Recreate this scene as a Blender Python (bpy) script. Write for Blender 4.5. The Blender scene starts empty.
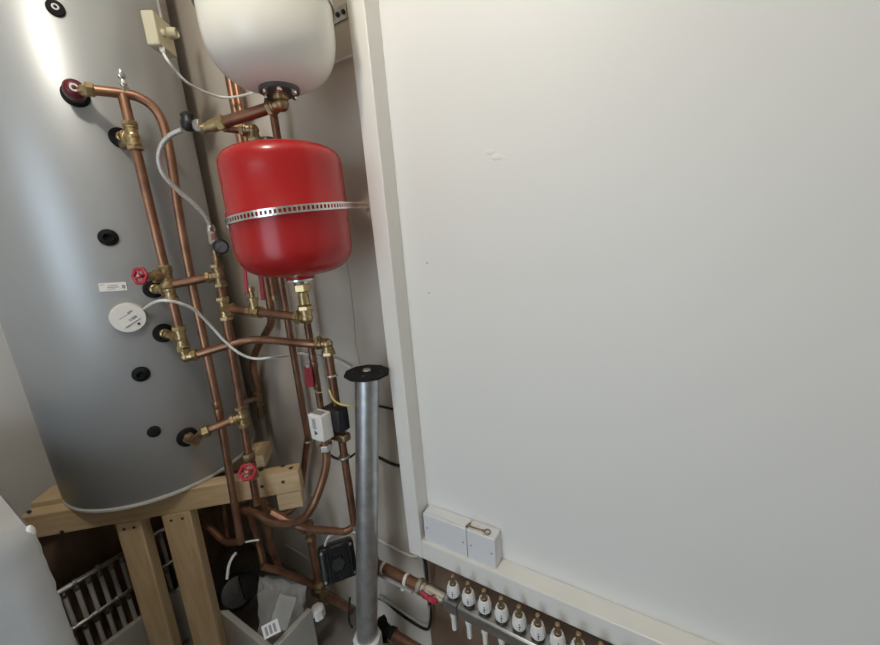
import bpy, bmesh, math, random
from mathutils import Vector, Matrix, noise
random.seed(7)
SC = bpy.context.scene
COL = SC.collection
V = Vector
# ------------------------------------------------------------------ camera frame (metres, camera 1.5 m above the floor)
CAM = V((0, 0, 1.5)); FPX = 380.0
RX = V((0.8531083, 0.0530430, -0.5190305))      # world axes seen from the lens (x right, y down, z forward)
RY = V((0.5159380, -0.2336395, 0.8241484))
RZ = V((-0.0775507, -0.9708754, -0.2266867))
def ray(px, py):
    q = V((px - 440.0, py - 322.5, FPX))
    return V((RX.dot(q), RY.dot(q), RZ.dot(q)))
def aY(px, py, y): r = ray(px, py); return CAM + r * (y / r.y)
def aX(px, py, x): r = ray(px, py); return CAM + r * (x / r.x)
def aZ(px, py, z): r = ray(px, py); return CAM + r * ((z - CAM.z) / r.z)
def rg(px, py, h): r = ray(px, py); return CAM + r * (h / math.hypot(r.x, r.y))
def aP(px, py, p0, n):
    r = ray(px, py); return CAM + r * ((p0 - CAM).dot(n) / r.dot(n))
TC = V((-1.567, .5294, 0)); TR = .29
def tk(px, py, off=0.0):                        # point on the tank's side, off metres outside it
    r = ray(px, py); R = TR + off
    a = r.x**2 + r.y**2; b = -2*(r.x*TC.x + r.y*TC.y); c = TC.x**2 + TC.y**2 - R*R
    D = b*b - 4*a*c
    t = (-b - math.sqrt(D))/(2*a) if D > 0 else -b/(2*a)
    return CAM + r*t
def tn(p): n = V((p.x-TC.x, p.y-TC.y, 0)); return n.normalized()

# ------------------------------------------------------------------ materials
def mat(name, col, rough=.5, metal=0.0, var=0.0, vscale=20, bump=0.0, bscale=60, col2=None, spec=None, stretch=None):
    m = bpy.data.materials.new(name); m.use_nodes = True
    nt = m.node_tree; b = nt.nodes['Principled BSDF']
    b.inputs['Base Color'].default_value = (*col, 1); b.inputs['Roughness'].default_value = rough
    b.inputs['Metallic'].default_value = metal
    if spec is not None: b.inputs['Specular IOR Level'].default_value = spec
    if var or bump or col2:
        tc = nt.nodes.new('ShaderNodeTexCoord'); mp = nt.nodes.new('ShaderNodeMapping')
        if stretch: mp.inputs['Scale'].default_value = stretch
        nt.links.new(tc.outputs['Object'], mp.inputs['Vector'])
    if var or col2:
        n = nt.nodes.new('ShaderNodeTexNoise'); n.inputs['Scale'].default_value = vscale; n.inputs['Detail'].default_value = 5
        nt.links.new(mp.outputs['Vector'], n.inputs['Vector'])
        r = nt.nodes.new('ShaderNodeValToRGB')
        c2 = col2 if col2 else tuple(c*(1-var) for c in col)
        r.color_ramp.elements[0].position = .35; r.color_ramp.elements[1].position = .65
        r.color_ramp.elements[0].color = (*c2, 1); r.color_ramp.elements[1].color = (*col, 1)
        nt.links.new(n.outputs['Fac'], r.inputs['Fac']); nt.links.new(r.outputs['Color'], b.inputs['Base Color'])
    if bump:
        n2 = nt.nodes.new('ShaderNodeTexNoise'); n2.inputs['Scale'].default_value = bscale; n2.inputs['Detail'].default_value = 4
        nt.links.new(mp.outputs['Vector'], n2.inputs['Vector'])
        bp = nt.nodes.new('ShaderNodeBump'); bp.inputs['Strength'].default_value = bump; bp.inputs['Distance'].default_value = .004
        nt.links.new(n2.outputs['Fac'], bp.inputs['Height']); nt.links.new(bp.outputs['Normal'], b.inputs['Normal'])
    return m
M = dict(
 copper=mat('copper', (.42,.235,.145), .38, .85, col2=(.26,.138,.088), vscale=14),
 dark_copper=mat('dark_copper', (.33,.175,.105), .42, .82, col2=(.19,.095,.06), vscale=16),
 brass=mat('brass', (.58,.45,.24), .33, .92, col2=(.36,.26,.13), vscale=30),
 old_brass=mat('old_brass', (.42,.31,.17), .42, .9, col2=(.24,.16,.09), vscale=30),
 chrome=mat('chrome', (.72,.71,.68), .22, 1.0),
 steel=mat('steel', (.55,.54,.52), .35, 1.0, var=.25, vscale=40),
 braid=mat('braid', (.80,.78,.74), .42, .6, var=.5, vscale=500),
 galv=mat('galvanised', (.60,.62,.63), .36, .9, col2=(.44,.46,.47), vscale=26, bump=.08, bscale=60),
 tank=mat('tank_coat', (.47,.485,.49), .40, .42, var=.05, vscale=3, bump=.02, bscale=9),
 tank_edge=mat('tank_edge', (.72,.73,.72), .35, .2),
 nickel=mat('nickel_brass', (.60,.56,.46), .32, .9),
 black=mat('black_plastic', (.012,.012,.013), .42),
 blackmatt=mat('black_rubber', (.010,.010,.011), .75, spec=.25),
 castiron=mat('black_cast', (.008,.009,.010), .42, .0, bump=.3, bscale=120),
 burgundy=mat('burgundy_plastic', (.12,.012,.018), .3),
 redwheel=mat('red_plastic', (.40,.02,.04), .38),
 redpaint=mat('red_enamel', (.40,.012,.013), .24, var=.05, vscale=4, bump=.015, bscale=12),
 cream=mat('cream_enamel', (.80,.77,.69), .25, bump=.012, bscale=12),
 white=mat('white_plastic', (.78,.77,.74), .35),
 beige=mat('beige_plastic', (.60,.56,.40), .45),
 socket=mat('grey_white_plastic', (.74,.74,.75), .3),
 paint=mat('white_gloss_paint', (.82,.80,.75), .3, var=.03, vscale=8, bump=.05, bscale=30),
 plaster=mat('grey_plaster', (.66,.595,.51), .85, col2=(.60,.535,.455), vscale=3.5, bump=.12, bscale=40),
 flange=mat('flange_grey', (.10,.097,.095), .5, .4),
 panel=mat('panel_paint', (.80,.79,.755), .5, var=.025, vscale=1.6, bump=.05, bscale=14),
 wallwhite=mat('white_wall', (.72,.70,.66), .7, var=.05, vscale=3, bump=.1, bscale=40),
 reveal=mat('reveal_plaster', (.45,.45,.445), .8, var=.08, vscale=9, bump=.5, bscale=22),
 board=mat('brown_board', (.27,.175,.11), .75, col2=(.17,.105,.065), vscale=9, stretch=(1,1,.4)),
 floor=mat('floor_concrete', (.25,.22,.19), .85, var=.3, vscale=6, bump=.2),
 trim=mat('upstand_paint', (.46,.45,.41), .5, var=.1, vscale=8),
 yellow=mat('yellow_sleeve', (.62,.50,.16), .45),
 ink=mat('ink', (.05,.05,.05), .6), greyink=mat('grey_ink', (.30,.30,.29), .6),
 paper=mat('paper', (.80,.79,.75), .6),
 dial=mat('gauge_dial', (.13,.13,.145), .5),
)
def wood(name, sc):
    m = mat(name, (.66,.50,.30), .6)
    nt = m.node_tree; b = nt.nodes['Principled BSDF']
    tc = nt.nodes.new('ShaderNodeTexCoord'); mp = nt.nodes.new('ShaderNodeMapping'); mp.inputs['Scale'].default_value = sc
    w = nt.nodes.new('ShaderNodeTexNoise'); w.inputs['Scale'].default_value = 3; w.inputs['Detail'].default_value = 6; w.inputs['Distortion'].default_value = .6
    r = nt.nodes.new('ShaderNodeValToRGB'); r.color_ramp.elements[0].position = .3; r.color_ramp.elements[1].position = .7
    r.color_ramp.elements[0].color = (.56,.39,.21,1); r.color_ramp.elements[1].color = (.70,.54,.34,1)
    nt.links.new(tc.outputs['Object'], mp.inputs['Vector']); nt.links.new(mp.outputs['Vector'], w.inputs['Vector'])
    nt.links.new(w.outputs['Fac'], r.inputs['Fac']); nt.links.new(r.outputs['Color'], b.inputs['Base Color'])
    return m
M['wood'] = wood('pine_level', (2,2,22)); M['woodv'] = wood('pine_upright', (16,16,1.5))
def clear():
    m = bpy.data.materials.new('clear_bag'); m.use_nodes = True; nt = m.node_tree; b = nt.nodes['Principled BSDF']
    out = nt.nodes['Material Output']; tr = nt.nodes.new('ShaderNodeBsdfTransparent'); mx = nt.nodes.new('ShaderNodeMixShader')
    b.inputs['Base Color'].default_value = (.80,.78,.73,1); b.inputs['Roughness'].default_value = .12
    mx.inputs[0].default_value = .26
    tc = nt.nodes.new('ShaderNodeTexCoord'); vo = nt.nodes.new('ShaderNodeTexNoise'); vo.inputs['Scale'].default_value = 26; vo.inputs['Distortion'].default_value = 1.5
    bp = nt.nodes.new('ShaderNodeBump'); bp.inputs['Strength'].default_value = 1.0; bp.inputs['Distance'].default_value = .02
    nt.links.new(tc.outputs['Object'], vo.inputs['Vector']); nt.links.new(vo.outputs['Fac'], bp.inputs['Height']); nt.links.new(bp.outputs['Normal'], b.inputs['Normal'])
    nt.links.new(tr.outputs[0], mx.inputs[1]); nt.links.new(b.outputs[0], mx.inputs[2]); nt.links.new(mx.outputs[0], out.inputs['Surface'])
    return m
M['clear'] = clear()

# ------------------------------------------------------------------ mesh building
def frame(t):
    t = t.normalized(); a = V((0,0,1)) if abs(t.z) < .9 else V((1,0,0))
    u = t.cross(a).normalized(); return u, t.cross(u).normalized()
class MB:
    def __init__(s): s.v = []; s.f = []; s.sm = []
    def ring(s, c, u, w, r, n): 
        i = len(s.v)
        for k in range(n):
            a = 2*math.pi*k/n; s.v.append(c + u*(r*math.cos(a)) + w*(r*math.sin(a)))
        return i
    def bridge(s, i, j, n, sm=True):
        for k in range(n):
            s.f.append((i+k, i+(k+1) % n, j+(k+1) % n, j+k)); s.sm.append(sm)
    def cap(s, i, n, rev=False):
        f = tuple(range(i, i+n)); s.f.append(f[::-1] if rev else f); s.sm.append(False)
    def tube(s, pts, r, n=14, caps=True):
        pts = [V(p) for p in pts]; m = len(pts)
        T = []
        for k in range(m):
            a = pts[max(0,k-1)]; b = pts[min(m-1,k+1)]; T.append((b-a).normalized())
        u, w = frame(T[0]); prev = None; first = None
        for k in range(m):
            u = (u - T[k]*u.dot(T[k])).normalized(); w = T[k].cross(u).normalized()
            rr = r[k] if isinstance(r, (list,tuple)) else r
            i = s.ring(pts[k], u, w, rr, n)
            if prev is not None: s.bridge(prev, i, n)
            else: first = i
            prev = i
        if caps: s.cap(first, n, True); s.cap(prev, n)
        return s
    def lathe(s, p, ax, prof, n=32, sm=True, caps=True):
        p = V(p); ax = V(ax).normalized(); u, w = frame(ax); w = ax.cross(u).normalized()
        prev = None; first = None
        for t, r in prof:
            i = s.ring(p+ax*t, u, w, max(r, 1e-5), n)
            if prev is not None: s.bridge(prev, i, n, sm)
            else: first = i
            prev = i
        if caps: s.cap(first, n, True); s.cap(prev, n)
        return s
    def nut(s, p, ax, r, l):
        return s.lathe(V(p)-V(ax).normalized()*(l/2), ax, [(0,.86*r),(.12*l,r),(.88*l,r),(l,.86*r)], 6, False)
    def cyl(s, a, b, r, n=20): a = V(a); b = V(b); return s.lathe(a, b-a, [(0,r),((b-a).length,r)], n)
    def box(s, c, x, y, z):                    # c centre, x y z half-extent vectors
        c = V(c); i = len(s.v)
        for sx in (-1,1):
            for sy in (-1,1):
                for sz in (-1,1): s.v.append(c + x*sx + y*sy + z*sz)
        for f in ((0,1,3,2),(4,6,7,5),(0,4,5,1),(2,3,7,6),(0,2,6,4),(1,5,7,3)):
            s.f.append(tuple(i+k for k in f)); s.sm.append(False)
        return s
    def abox(s, x0, x1, y0, y1, z0, z1):
        return s.box(((x0+x1)/2,(y0+y1)/2,(z0+z1)/2), V((abs(x1-x0)/2,0,0)), V((0,abs(y1-y0)/2,0)), V((0,0,abs(z1-z0)/2)))
    def torus(s, c, ax, R, r, n=32, m=10, lobes=0, amp=0.0):
        ax = V(ax).normalized(); u, w = frame(ax); first = None; prev = None; c = V(c)
        for k in range(n):
            a = 2*math.pi*k/n; d = u*math.cos(a)+w*math.sin(a); RR = R*(1+amp*math.cos(lobes*a))
            i = s.ring(c+d*RR, d, ax, r, m)
            if prev is not None: s.bridge(prev, i, m)
            else: first = i
            prev = i
        s.bridge(prev, first, m); return s
    def sphere(s, c, r, n=16, m=10, sx=1, sy=1, sz=1):
        pr = None; c = V(c)
        for k in range(m+1):
            a = math.pi*k/m; i = len(s.v)
            for q in range(n):
                b = 2*math.pi*q/n
                s.v.append(c+V((r*sx*max(math.sin(a),1e-4)*math.cos(b), r*sy*max(math.sin(a),1e-4)*math.sin(b), -r*sz*math.cos(a))))
            if pr is not None: s.bridge(pr, i, n)
            pr = i
        return s
    def build(s, name, m, parent=None, bevel=0.0, seg=2):
        lo = V((min(v.x for v in s.v), min(v.y for v in s.v), min(v.z for v in s.v)))
        hi = V((max(v.x for v in s.v), max(v.y for v in s.v), max(v.z for v in s.v)))
        o0 = V(((lo.x+hi.x)/2, (lo.y+hi.y)/2, lo.z))
        me = bpy.data.meshes.new(name); me.from_pydata([v-o0 for v in s.v], [], s.f)
        me.polygons.foreach_set('use_smooth', s.sm)
        bm = bmesh.new(); bm.from_mesh(me); bmesh.ops.recalc_face_normals(bm, faces=bm.faces); bm.to_mesh(me); bm.free()
        me.set_sharp_from_angle(angle=math.radians(40))
        me.materials.append(M[m] if isinstance(m, str) else m)
        o = bpy.data.objects.new(name, me); COL.objects.link(o)
        if parent is None: o.location = o0
        else:
            o.parent = parent; o.location = o0 - wpos(parent)
        if bevel:
            b = o.modifiers.new('Bevel', 'BEVEL'); b.width = bevel; b.segments = seg; b.limit_method = 'ANGLE'; b.angle_limit = math.radians(40)
        return o
def wpos(o):
    p = V(o.location)
    while o.parent: o = o.parent; p += o.location
    return p
def tag(o, label, cat, group=None):
    o['label'] = label; o['category'] = cat
    if group: o['group'] = group
    return o
def empty(name, loc, label, cat, group=None):
    o = bpy.data.objects.new(name, None); COL.objects.link(o); o.location = loc; o.empty_display_size = .05
    return tag(o, label, cat, group)
def struct(o): o['kind'] = 'structure'; return o
def smooth(pts, k=8):                           # Catmull-Rom through the points
    pts = [V(p) for p in pts]; P = [pts[0]*2-pts[1]] + pts + [pts[-1]*2-pts[-2]]; out = []
    for i in range(1, len(P)-2):
        a,b,c,d = P[i-1],P[i],P[i+1],P[i+2]
        for j in range(k):
            t = j/k
            out.append(.5*((2*b)+(c-a)*t+(2*a-5*b+4*c-d)*t*t+(3*b-a-3*c+d)*t**3))
    out.append(pts[-1]); return out
def fillet(pts, rad=.03, k=6):                  # straight runs with rounded bends
    pts = [V(p) for p in pts]; out = [pts[0]]
    for i in range(1, len(pts)-1):
        a,b,c = pts[i-1],pts[i],pts[i+1]; d1=(a-b); d2=(c-b); l=min(rad, d1.length*.45, d2.length*.45)
        p=b+d1.normalized()*l; q=b+d2.normalized()*l
        for j in range(k+1):
            t=j/k; out.append(p*(1-t)**2+b*2*t*(1-t)+q*t*t)
    out.append(pts[-1]); return out
def pipe(pts, r, label, name='copper_pipe', m='copper', cat='pipe', rad=.03, group=None, n=14):
    return tag(MB().tube(fillet(pts, rad), r, n).build(name, m), label, cat, group)
def cable(pts, r, label, m='white', name='cable', cat='cable'):
    return tag(MB().tube(smooth(pts), r, 8).build(name, m), label, cat)
def fitting(parent, name, c, dirs, L, r, m='brass', nuts=True, nl=.0115, nr=1.38):
    """compression fitting: arms from c along dirs; a hex nut on every arm as its own sub-part"""
    b = MB(); c = V(c); r = r*.86; L = L*.86
    b.sphere(c, r*1.12, 14, 8)
    for d in dirs:
        d = V(d).normalized(); b.lathe(c, d, [(0,r),(L*.55,r),(L*.56,r*1.18),(L*.72,r*1.18)], 16)
    o = b.build(name, m, parent)
    if nuts:
        for d in dirs:
            d = V(d).normalized(); MB().nut(c+d*(L*.72+nl/2), d, r*nr, nl).build('compression_nut', m, o)
    return o
def coupling(parent, p, d, r, l, m='copper'):
    d = V(d).normalized()
    return MB().lathe(V(p)-d*l/2, d, [(0,r),(.1*l,r*1.12),(.4*l,r*1.12),(.45*l,r*1.02),(.55*l,r*1.02),(.6*l,r*1.12),(.9*l,r*1.12),(l,r)], 18).build('coupling', m, parent)
def handwheel(parent, c, ax, R, m='redwheel'):
    ax = V(ax).normalized(); c = V(c); u, w = frame(ax)
    b = MB(); b.torus(c, ax, R, R*.24, 40, 10, 6, .07)
    for k in range(4):
        a = math.pi/2*k+.4; b.tube([c, c+(u*math.cos(a)+w*math.sin(a))*R], R*.17, 8)
    b.lathe(c-ax*R*.3, ax, [(0,R*.3),(R*.5,R*.34),(R*.62,R*.3)], 16)
    o = b.build('handwheel', m, parent)
    MB().lathe(c+ax*R*.28, ax, [(0,R*.2),(R*.14,R*.2),(R*.2,R*.12)], 6, False).build('spindle_nut', 'chrome', o)
    return o

X, Y, Z = V((1,0,0)), V((0,1,0)), V((0,0,1))
WY = .86                                         # plastered back wall
STX0, STX1, STY = -.684, -.632, .79              # timber frame in front of the white panel
LZ0, LZ1 = .505, .570
PNY = .845
CEIL = 2.75

# ------------------------------------------------------------------ setting
struct(MB().abox(-2.0, 3.0, -1.6, 1.0, -.06, 0).build('floor', 'floor'))
struct(MB().abox(-2.0, 3.0, -1.6, 1.0, CEIL, CEIL+.06).build('ceiling', 'wallwhite'))
wb = struct(MB().abox(-1.89, -.69, WY, WY+.1, 0, CEIL).build('wall_back', 'plaster'))
crack = [aY(*p, WY) for p in ((345,252),(350,280),(354,318),(356,345),(361,368))]
MB().tube(crack, .0011, 6).build('plaster_crack', 'greyink', wb)
struct(MB().abox(-.69, 3.0, .865, .96, 0, .6).build('wall_lower', 'board'))
wl = struct(MB().abox(-2.0, -1.89, -.3, 1.0, 0, CEIL).build('wall_left', 'wallwhite'))
MB().abox(-1.89, -1.878, -.3, WY, 0, .64).build('backing_board', 'board', wl)
wr = struct(MB().abox(-.69, 3.0, PNY, PNY+.02, LZ0, CEIL).build('wall_right', 'panel'))
# scuffs and small filler marks on the white panel
b = MB()
for (px,py,s) in ((490,152,.010),(497,157,.012),(501,153,.006),(504,158,.005)):
    p = aY(px,py,PNY); b.sphere(p, s, 12, 6, 1.2, .07, .6)
b.build('filler_mark', 'panel', wr)
b = MB()
for (px,py,s) in ((427,263,.0022),(429,293,.0018)):
    p = aY(px,py,PNY); b.sphere(p, s, 8, 6, 1, .12, 1.3)
b.build('paint_chip', 'greyink', wr)
struct(MB().abox(STX0, STX1, STY, PNY, LZ0, CEIL).build('trim_1', 'paint', bevel=.002))
struct(MB().abox(STX1, 3.0, STY, PNY, LZ0, LZ1).build('trim_2', 'paint', bevel=.002))
# low plastered partition on the left, rough arris towards the cupboard
jx = -1.0; jp = aX(60, 597, jx); jy = jp.y; jz = aX(30, 525, jx).z
b = MB(); n = 60; i0 = None
for k in range(n+1):
    z = jz*k/n
    e = .003*noise.noise(V((0,0,z*14)))+.0025*noise.noise(V((3,0,z*45)))
    r_ = .012*max(0, (z-jz+.02)/.02)
    pr = [V((-1.89, jy, z)), V((jx-.004-r_, jy+e-r_*.4, z)), V((jx+e*.4-r_, jy-.006+e-r_, z)), V((jx-r_, jy-.05, z)), V((jx-.004-r_, jy-.056, z)), V((jx-.004-r_, -.6, z)), V((-1.89,-.6,z))]
    i = len(b.v); b.v += pr
    if i0 is not None: b.bridge(i0, i, len(pr), False)
    i0 = i
b.cap(i0, 7)
struct(b.build('wall_front', 'reveal'))
b = MB(); b.sphere(V((jx-.009, jy-.004, jz-.018)), .0055, 14, 8, 1.0,1.2,2.6)
b.build('plaster_lump','paper',bpy.data.objects['wall_front'])
# unseen rest of the front wall behind the photographer, doorway placed to steer daylight
wh = MB().abox(-2.0, -.95, -1.6, -1.5, 0, CEIL); wh.abox(.15, 1.9, -1.6, -1.5, 0, CEIL); wh.abox(-.95, .15, -1.6, -1.5, 2.1, CEIL)
struct(wh.build('wall_hall', 'wallwhite'))
struct(MB().abox(1.8, 1.9, -1.5, PNY, 0, CEIL).build('wall_end', 'wallwhite'))
struct(MB().abox(-2.0, -1.89, -1.5, -.3, 0, CEIL).build('wall_side', 'wallwhite'))
struct(MB().abox(-2.5, 2.5, -4.5, -1.6, -.06, 0).build('floor_hall', 'wallwhite'))  # unseen hall floor, added in a pale colour to bounce daylight inside
# white upstand boards round the pipe pit
UZ = .228
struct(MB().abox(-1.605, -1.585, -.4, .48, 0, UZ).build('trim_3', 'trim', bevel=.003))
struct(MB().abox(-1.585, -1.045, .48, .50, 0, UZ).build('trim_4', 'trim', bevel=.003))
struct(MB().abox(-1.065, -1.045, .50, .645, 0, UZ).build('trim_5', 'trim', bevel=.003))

# ------------------------------------------------------------------ hot water tank
TZ0 = .77; TZ1 = 2.50
tank = empty('hot_water_cylinder', V((TC.x, TC.y, TZ0)), 'tall grey insulated hot water cylinder on a pine stand in the corner', 'water tank')
prof = [(0,TR-.02),(.004,TR-.006),(.012,TR),(TZ1-TZ0-.05,TR),(TZ1-TZ0-.015,TR-.015),(TZ1-TZ0,TR-.06)]
MB().lathe(V((TC.x,TC.y,TZ0+.006)), Z, prof, 128).build('jacket', 'tank', tank)
MB().lathe(V((TC.x,TC.y,TZ0)), Z, [(0,TR-.004),(.002,TR+.001),(.009,TR+.001),(.011,TR-.003)], 128).build('base_ring', 'tank_edge', tank)
def grommet(px, py, hw, kind):
    p = tk(px, py); nn = tn(p)
    r = (tk(px+hw, py)-tk(px-hw, py)).length/2
    pr = [(-.004,r),(.003,r),(.006,r*.93),(.0075,r*.75)]
    if kind == 'hollow': pr += [(.011,r*.62),(.012,r*.48),(.003,r*.40),(.002,.001)]
    elif kind == 'plug': pr += [(.009,r*.5),(.009,r*.3),(.006,r*.25),(.006,.001)]
    else: pr += [(.008,r*.5),(.008,.001)]
    g = MB().lathe(p, nn, pr, 40).build('grommet', 'blackmatt', tank)
    if kind == 'core':
        MB().torus(p+nn*.009, nn, r*.30, r*.11, 28, 8).build('core_ring', 'white', g)
    return p, nn
grommet(55.5, 8.5, 9.3, 'core')
grommet(108.3, 237.5, 10.8, 'hollow'); grommet(141, 374, 9.6, 'hollow'); grommet(154, 431.5, 7.0, 'plug')
ports = {}
for k, (px,py,hw) in dict(top=(75.5,95,14.5), p2=(120.5,138,11.5), p3=(153.5,289,11), p4=(163.5,333,11), p5=(187.5,437,10.5)).items():
    ports[k] = grommet(px, py, hw, 'pipe')
# paper sticker with grey printing
def sticker(cx, cy, w, h, tilt):
    c = tk(cx, cy, .0006); nn = tn(c); t = Z.cross(nn).normalized(); u = (t*math.cos(tilt)+Z*math.sin(tilt)); v = nn.cross(u)
    return c, nn, u, v
c,nn,u,v = sticker(113, 286.8, 0,0, math.radians(-4))
st = MB().box(c, u*.029, v*.0115, nn*.0008).build('paper_sticker', 'paper', tank)
st['label'] = 'small white printed sticker'
b = MB()
for (a0,a1,h0,h1) in ((-.012,.012,-.002,.0),(-.010,.010,.003,.0045),(.019,.026,-.006,.004),(-.012,.004,-.0065,-.005),(-.027,-.017,.006,.0072)):
    b.box(c+u*((a0+a1)/2)+v*((h0+h1)/2)+nn*.001, u*((a1-a0)/2), v*((h1-h0)/2), nn*.0003)
b.build('printing', 'greyink', st)

# round white sensor on the tank
c = tk(128.5, 317.5, .001); nn = tn(c); t = Z.cross(nn).normalized()
R_ = (tk(147,317.5)-tk(110,317.5)).length/2
sens = MB().lathe(c-nn*.004, nn, [(0,R_*.97),(.004,R_),(.016,R_),(.020,R_*.96),(.0205,.001)], 56).build('temperature_sensor', 'white')
tag(sens, 'round white temperature sensor disc stuck on the grey tank', 'sensor')
rot = math.radians(27); u = t*math.cos(rot)+Z*math.sin(rot); v = nn.cross(u)
lab = MB().box(c+nn*.0172-u*.002-v*.004, u*.021, v*.0125, nn*.0006).build('data_label', 'paper', sens)
b = MB()
for (a,h,w_,h_) in ((0,-.0165,.020,.0012),(.003,-.004,.007,.0008),(.003,-.0065,.006,.0008),(.004,-.009,.007,.0008),(.012,-.006,.006,.0035),(-.002,.009,.015,.0009),(.013,.012,.006,.0022)):
    b.box(c+nn*.0176+u*a+v*h, u*w_, v*h_, nn*.0004)
b.build('printing', 'greyink', sens)
MB().lathe(c+nn*.0168+u*.008-v*.026, nn, [(0,.0035),(.001,.0035),(.0012,.0001)], 16).build('screw', 'ink', sens)
MB().torus(c, nn, R_*1.0, .0022, 48, 8).build('gasket', 'beige', sens)

# thermostat box (top right of the tank)
p = tk(157, 29, .0); nn = tn(p); t = Z.cross(nn).normalized()
n0 = V((math.cos(math.radians(-17)), math.sin(math.radians(-17)), 0))
def tbox():
    # box standing off the side of the tank; its lid looks along +X/+Y, its lit edge looks to the room
    fl = rg(139, 10, 1.33); fr = rg(152, 9, 1.315); bl = rg(145, 45, 1.33); br = rg(157, 44, 1.315)
    ru = rg(176, 16, 1.37); rd = rg(179, 50, 1.37)
    return fl, fr, bl, br, ru, rd
fl, fr, bl, br, ru, rd = tbox()
up = Z; ex = (fr-fl); ex.z = 0; ed = (ru-fr); ed.z = 0
ex.normalize(); ed = (ed - ex*ed.dot(ex)); ed.normalize()
hz = ((fr.z-br.z)+(fl.z-bl.z))/4; wx = ((fr-fl).length)/2*.98; wd = abs((ru-fr).dot(ed))/2*1.12
cc = fr - Z*hz - ex*wx + ed*wd
tb = MB().box(cc, ex*wx, ed*wd, Z*hz).build('thermostat_box', 'beige', bevel=.004)
tag(tb, 'beige thermostat box with adjusting knob on right side of tank', 'thermostat')
kc = cc + ex*wx + ed*wd*.55 + Z*hz*.35
MB().lathe(kc-ex*.004, ex, [(0,.014),(.004,.014),(.022,.0125),(.024,.010),(.019,.007),(.019,.0005)], 28).build('adjusting_knob', 'beige', tb)
sc_ = cc + ex*wx - ed*wd*.30 - Z*hz*.05
MB().lathe(sc_-ex*.002, ex, [(0,.010),(.006,.009),(.009,.006),(.0095,.0005)], 20).build('lid_screw', 'beige', tb)
MB().lathe(cc+ex*wx*.6-ed*wd*.5-Z*(hz-.002), -Z, [(0,.007),(.012,.006)], 16).build('cable_gland', 'white', tb)
sl_ = MB().box(rg(160,-4,1.38), ex*.003, ed*.018, Z*.06).build('conduit_strip', 'steel', tb)

# ------------------------------------------------------------------ pipes on the tank
r22 = .0115
hA = 1.275
# valve with burgundy cap at the top port
p, nn = ports['top']; cd = (rg(74,86.5,1.29)-p).normalized(); tee = rg(126, 95, hA)
rv = empty('relief_valve', p, 'brass relief valve with burgundy cap on the top tank port', 'valve')
MB().tube([p, p+cd*.02, p+cd*.033], [.021,.020,.021], 20).build('valve_body', 'brass', rv)

cb = p + cd*.032
capm = MB().lathe(cb, cd, [(0,.021),(.004,.0225),(.022,.022),(.030,.018),(.034,.011),(.035,.0005)], 32).build('valve_cap', 'burgundy', rv)
MB().torus(cb+cd*.0345, cd, .0068, .0022, 24, 8).build('cap_ring', 'white', capm)
n1 = rg(90, 89.5, hA)
d_ = (tee-n1).normalized()
MB().cyl(p+cd*.025, n1, .013, 16).build('outlet', 'brass', rv)
MB().nut(n1, d_, .0155, .017).build('compression_nut', 'brass', rv)
# B : discharge pipe sweeping right and down the side of the tank
hB = [1.275]*13
tB = [(93,90),(126,94),(140,98),(153,107),(162,121),(168,143),(173,172),(179,214),(190,274),(203,336),(219,412),(229,470),(241,543)]
ptsB = [rg(a,b_,h) for (a,b_),h in zip(tB,hB)]
pB = tag(MB().tube(smooth(ptsB,6), r22, 14).build('copper_pipe','copper'), 'copper discharge pipe sweeping from the burgundy capped valve down past the tank', 'pipe')
coupling(pB, rg(218,408,1.275), ptsB[10]-ptsB[9], r22, .045)
# air vent on the tee
av = empty('air_vent', tee, 'small chrome air vent on top of the tee near burgundy valve', 'air vent')
vd = Z
MB().nut(tee+Z*.010, Z, .0125, .014).build('base_nut', 'chrome', av)
MB().lathe(tee+Z*.018, Z, [(0,.006),(.006,.0085),(.012,.006),(.016,.005),(.021,.009),(.028,.009),(.031,.0055),(.037,.005),(.040,.0025)], 20).build('vent_body', 'chrome', av)
# A : left riser
A_ = [rg(a,b_,hA) for a,b_ in ((126,95),(132,124),(136.5,150),(153,219),(166,283),(177,326),(184,357))]
ax_ = A_[0].x*.0; mx = sum(p.x for p in A_)/len(A_); my = sum(p.y for p in A_)/len(A_)
A_ = [V((mx,my,p.z)) for p in A_]
pA = pipe([A_[0],A_[6]], r22, 'vertical copper pipe running down the front of the grey tank between brass tees')
for nm, pt, port, z in (('tee_fitting', rg(134,136,hA), 'p2', None), ('tee_fitting', rg(167,290,hA), 'p3', None), ('tee_fitting', rg(179,338,hA), 'p4', None)):
    c = V((mx,my,pt.z)); q = ports[port][0]; q = V((q.x,q.y,c.z))
    fitting(pA, nm, c, [Z,-Z,(q-c)], .036, .0155, 'brass')
    MB().cyl(c, q+ (c-q)*.0, .011, 14).build('port_stub', 'brass', pA)
    qn = ports[port][1]; q0 = ports[port][0]
    MB().lathe(q0, qn, [(0,.0135),(.016,.0135),(.018,.011),(.03,.011),(.032,.0125),(.04,.0125),(.042,.006)], 18).build('port_boss', 'brass', pA)
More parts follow.
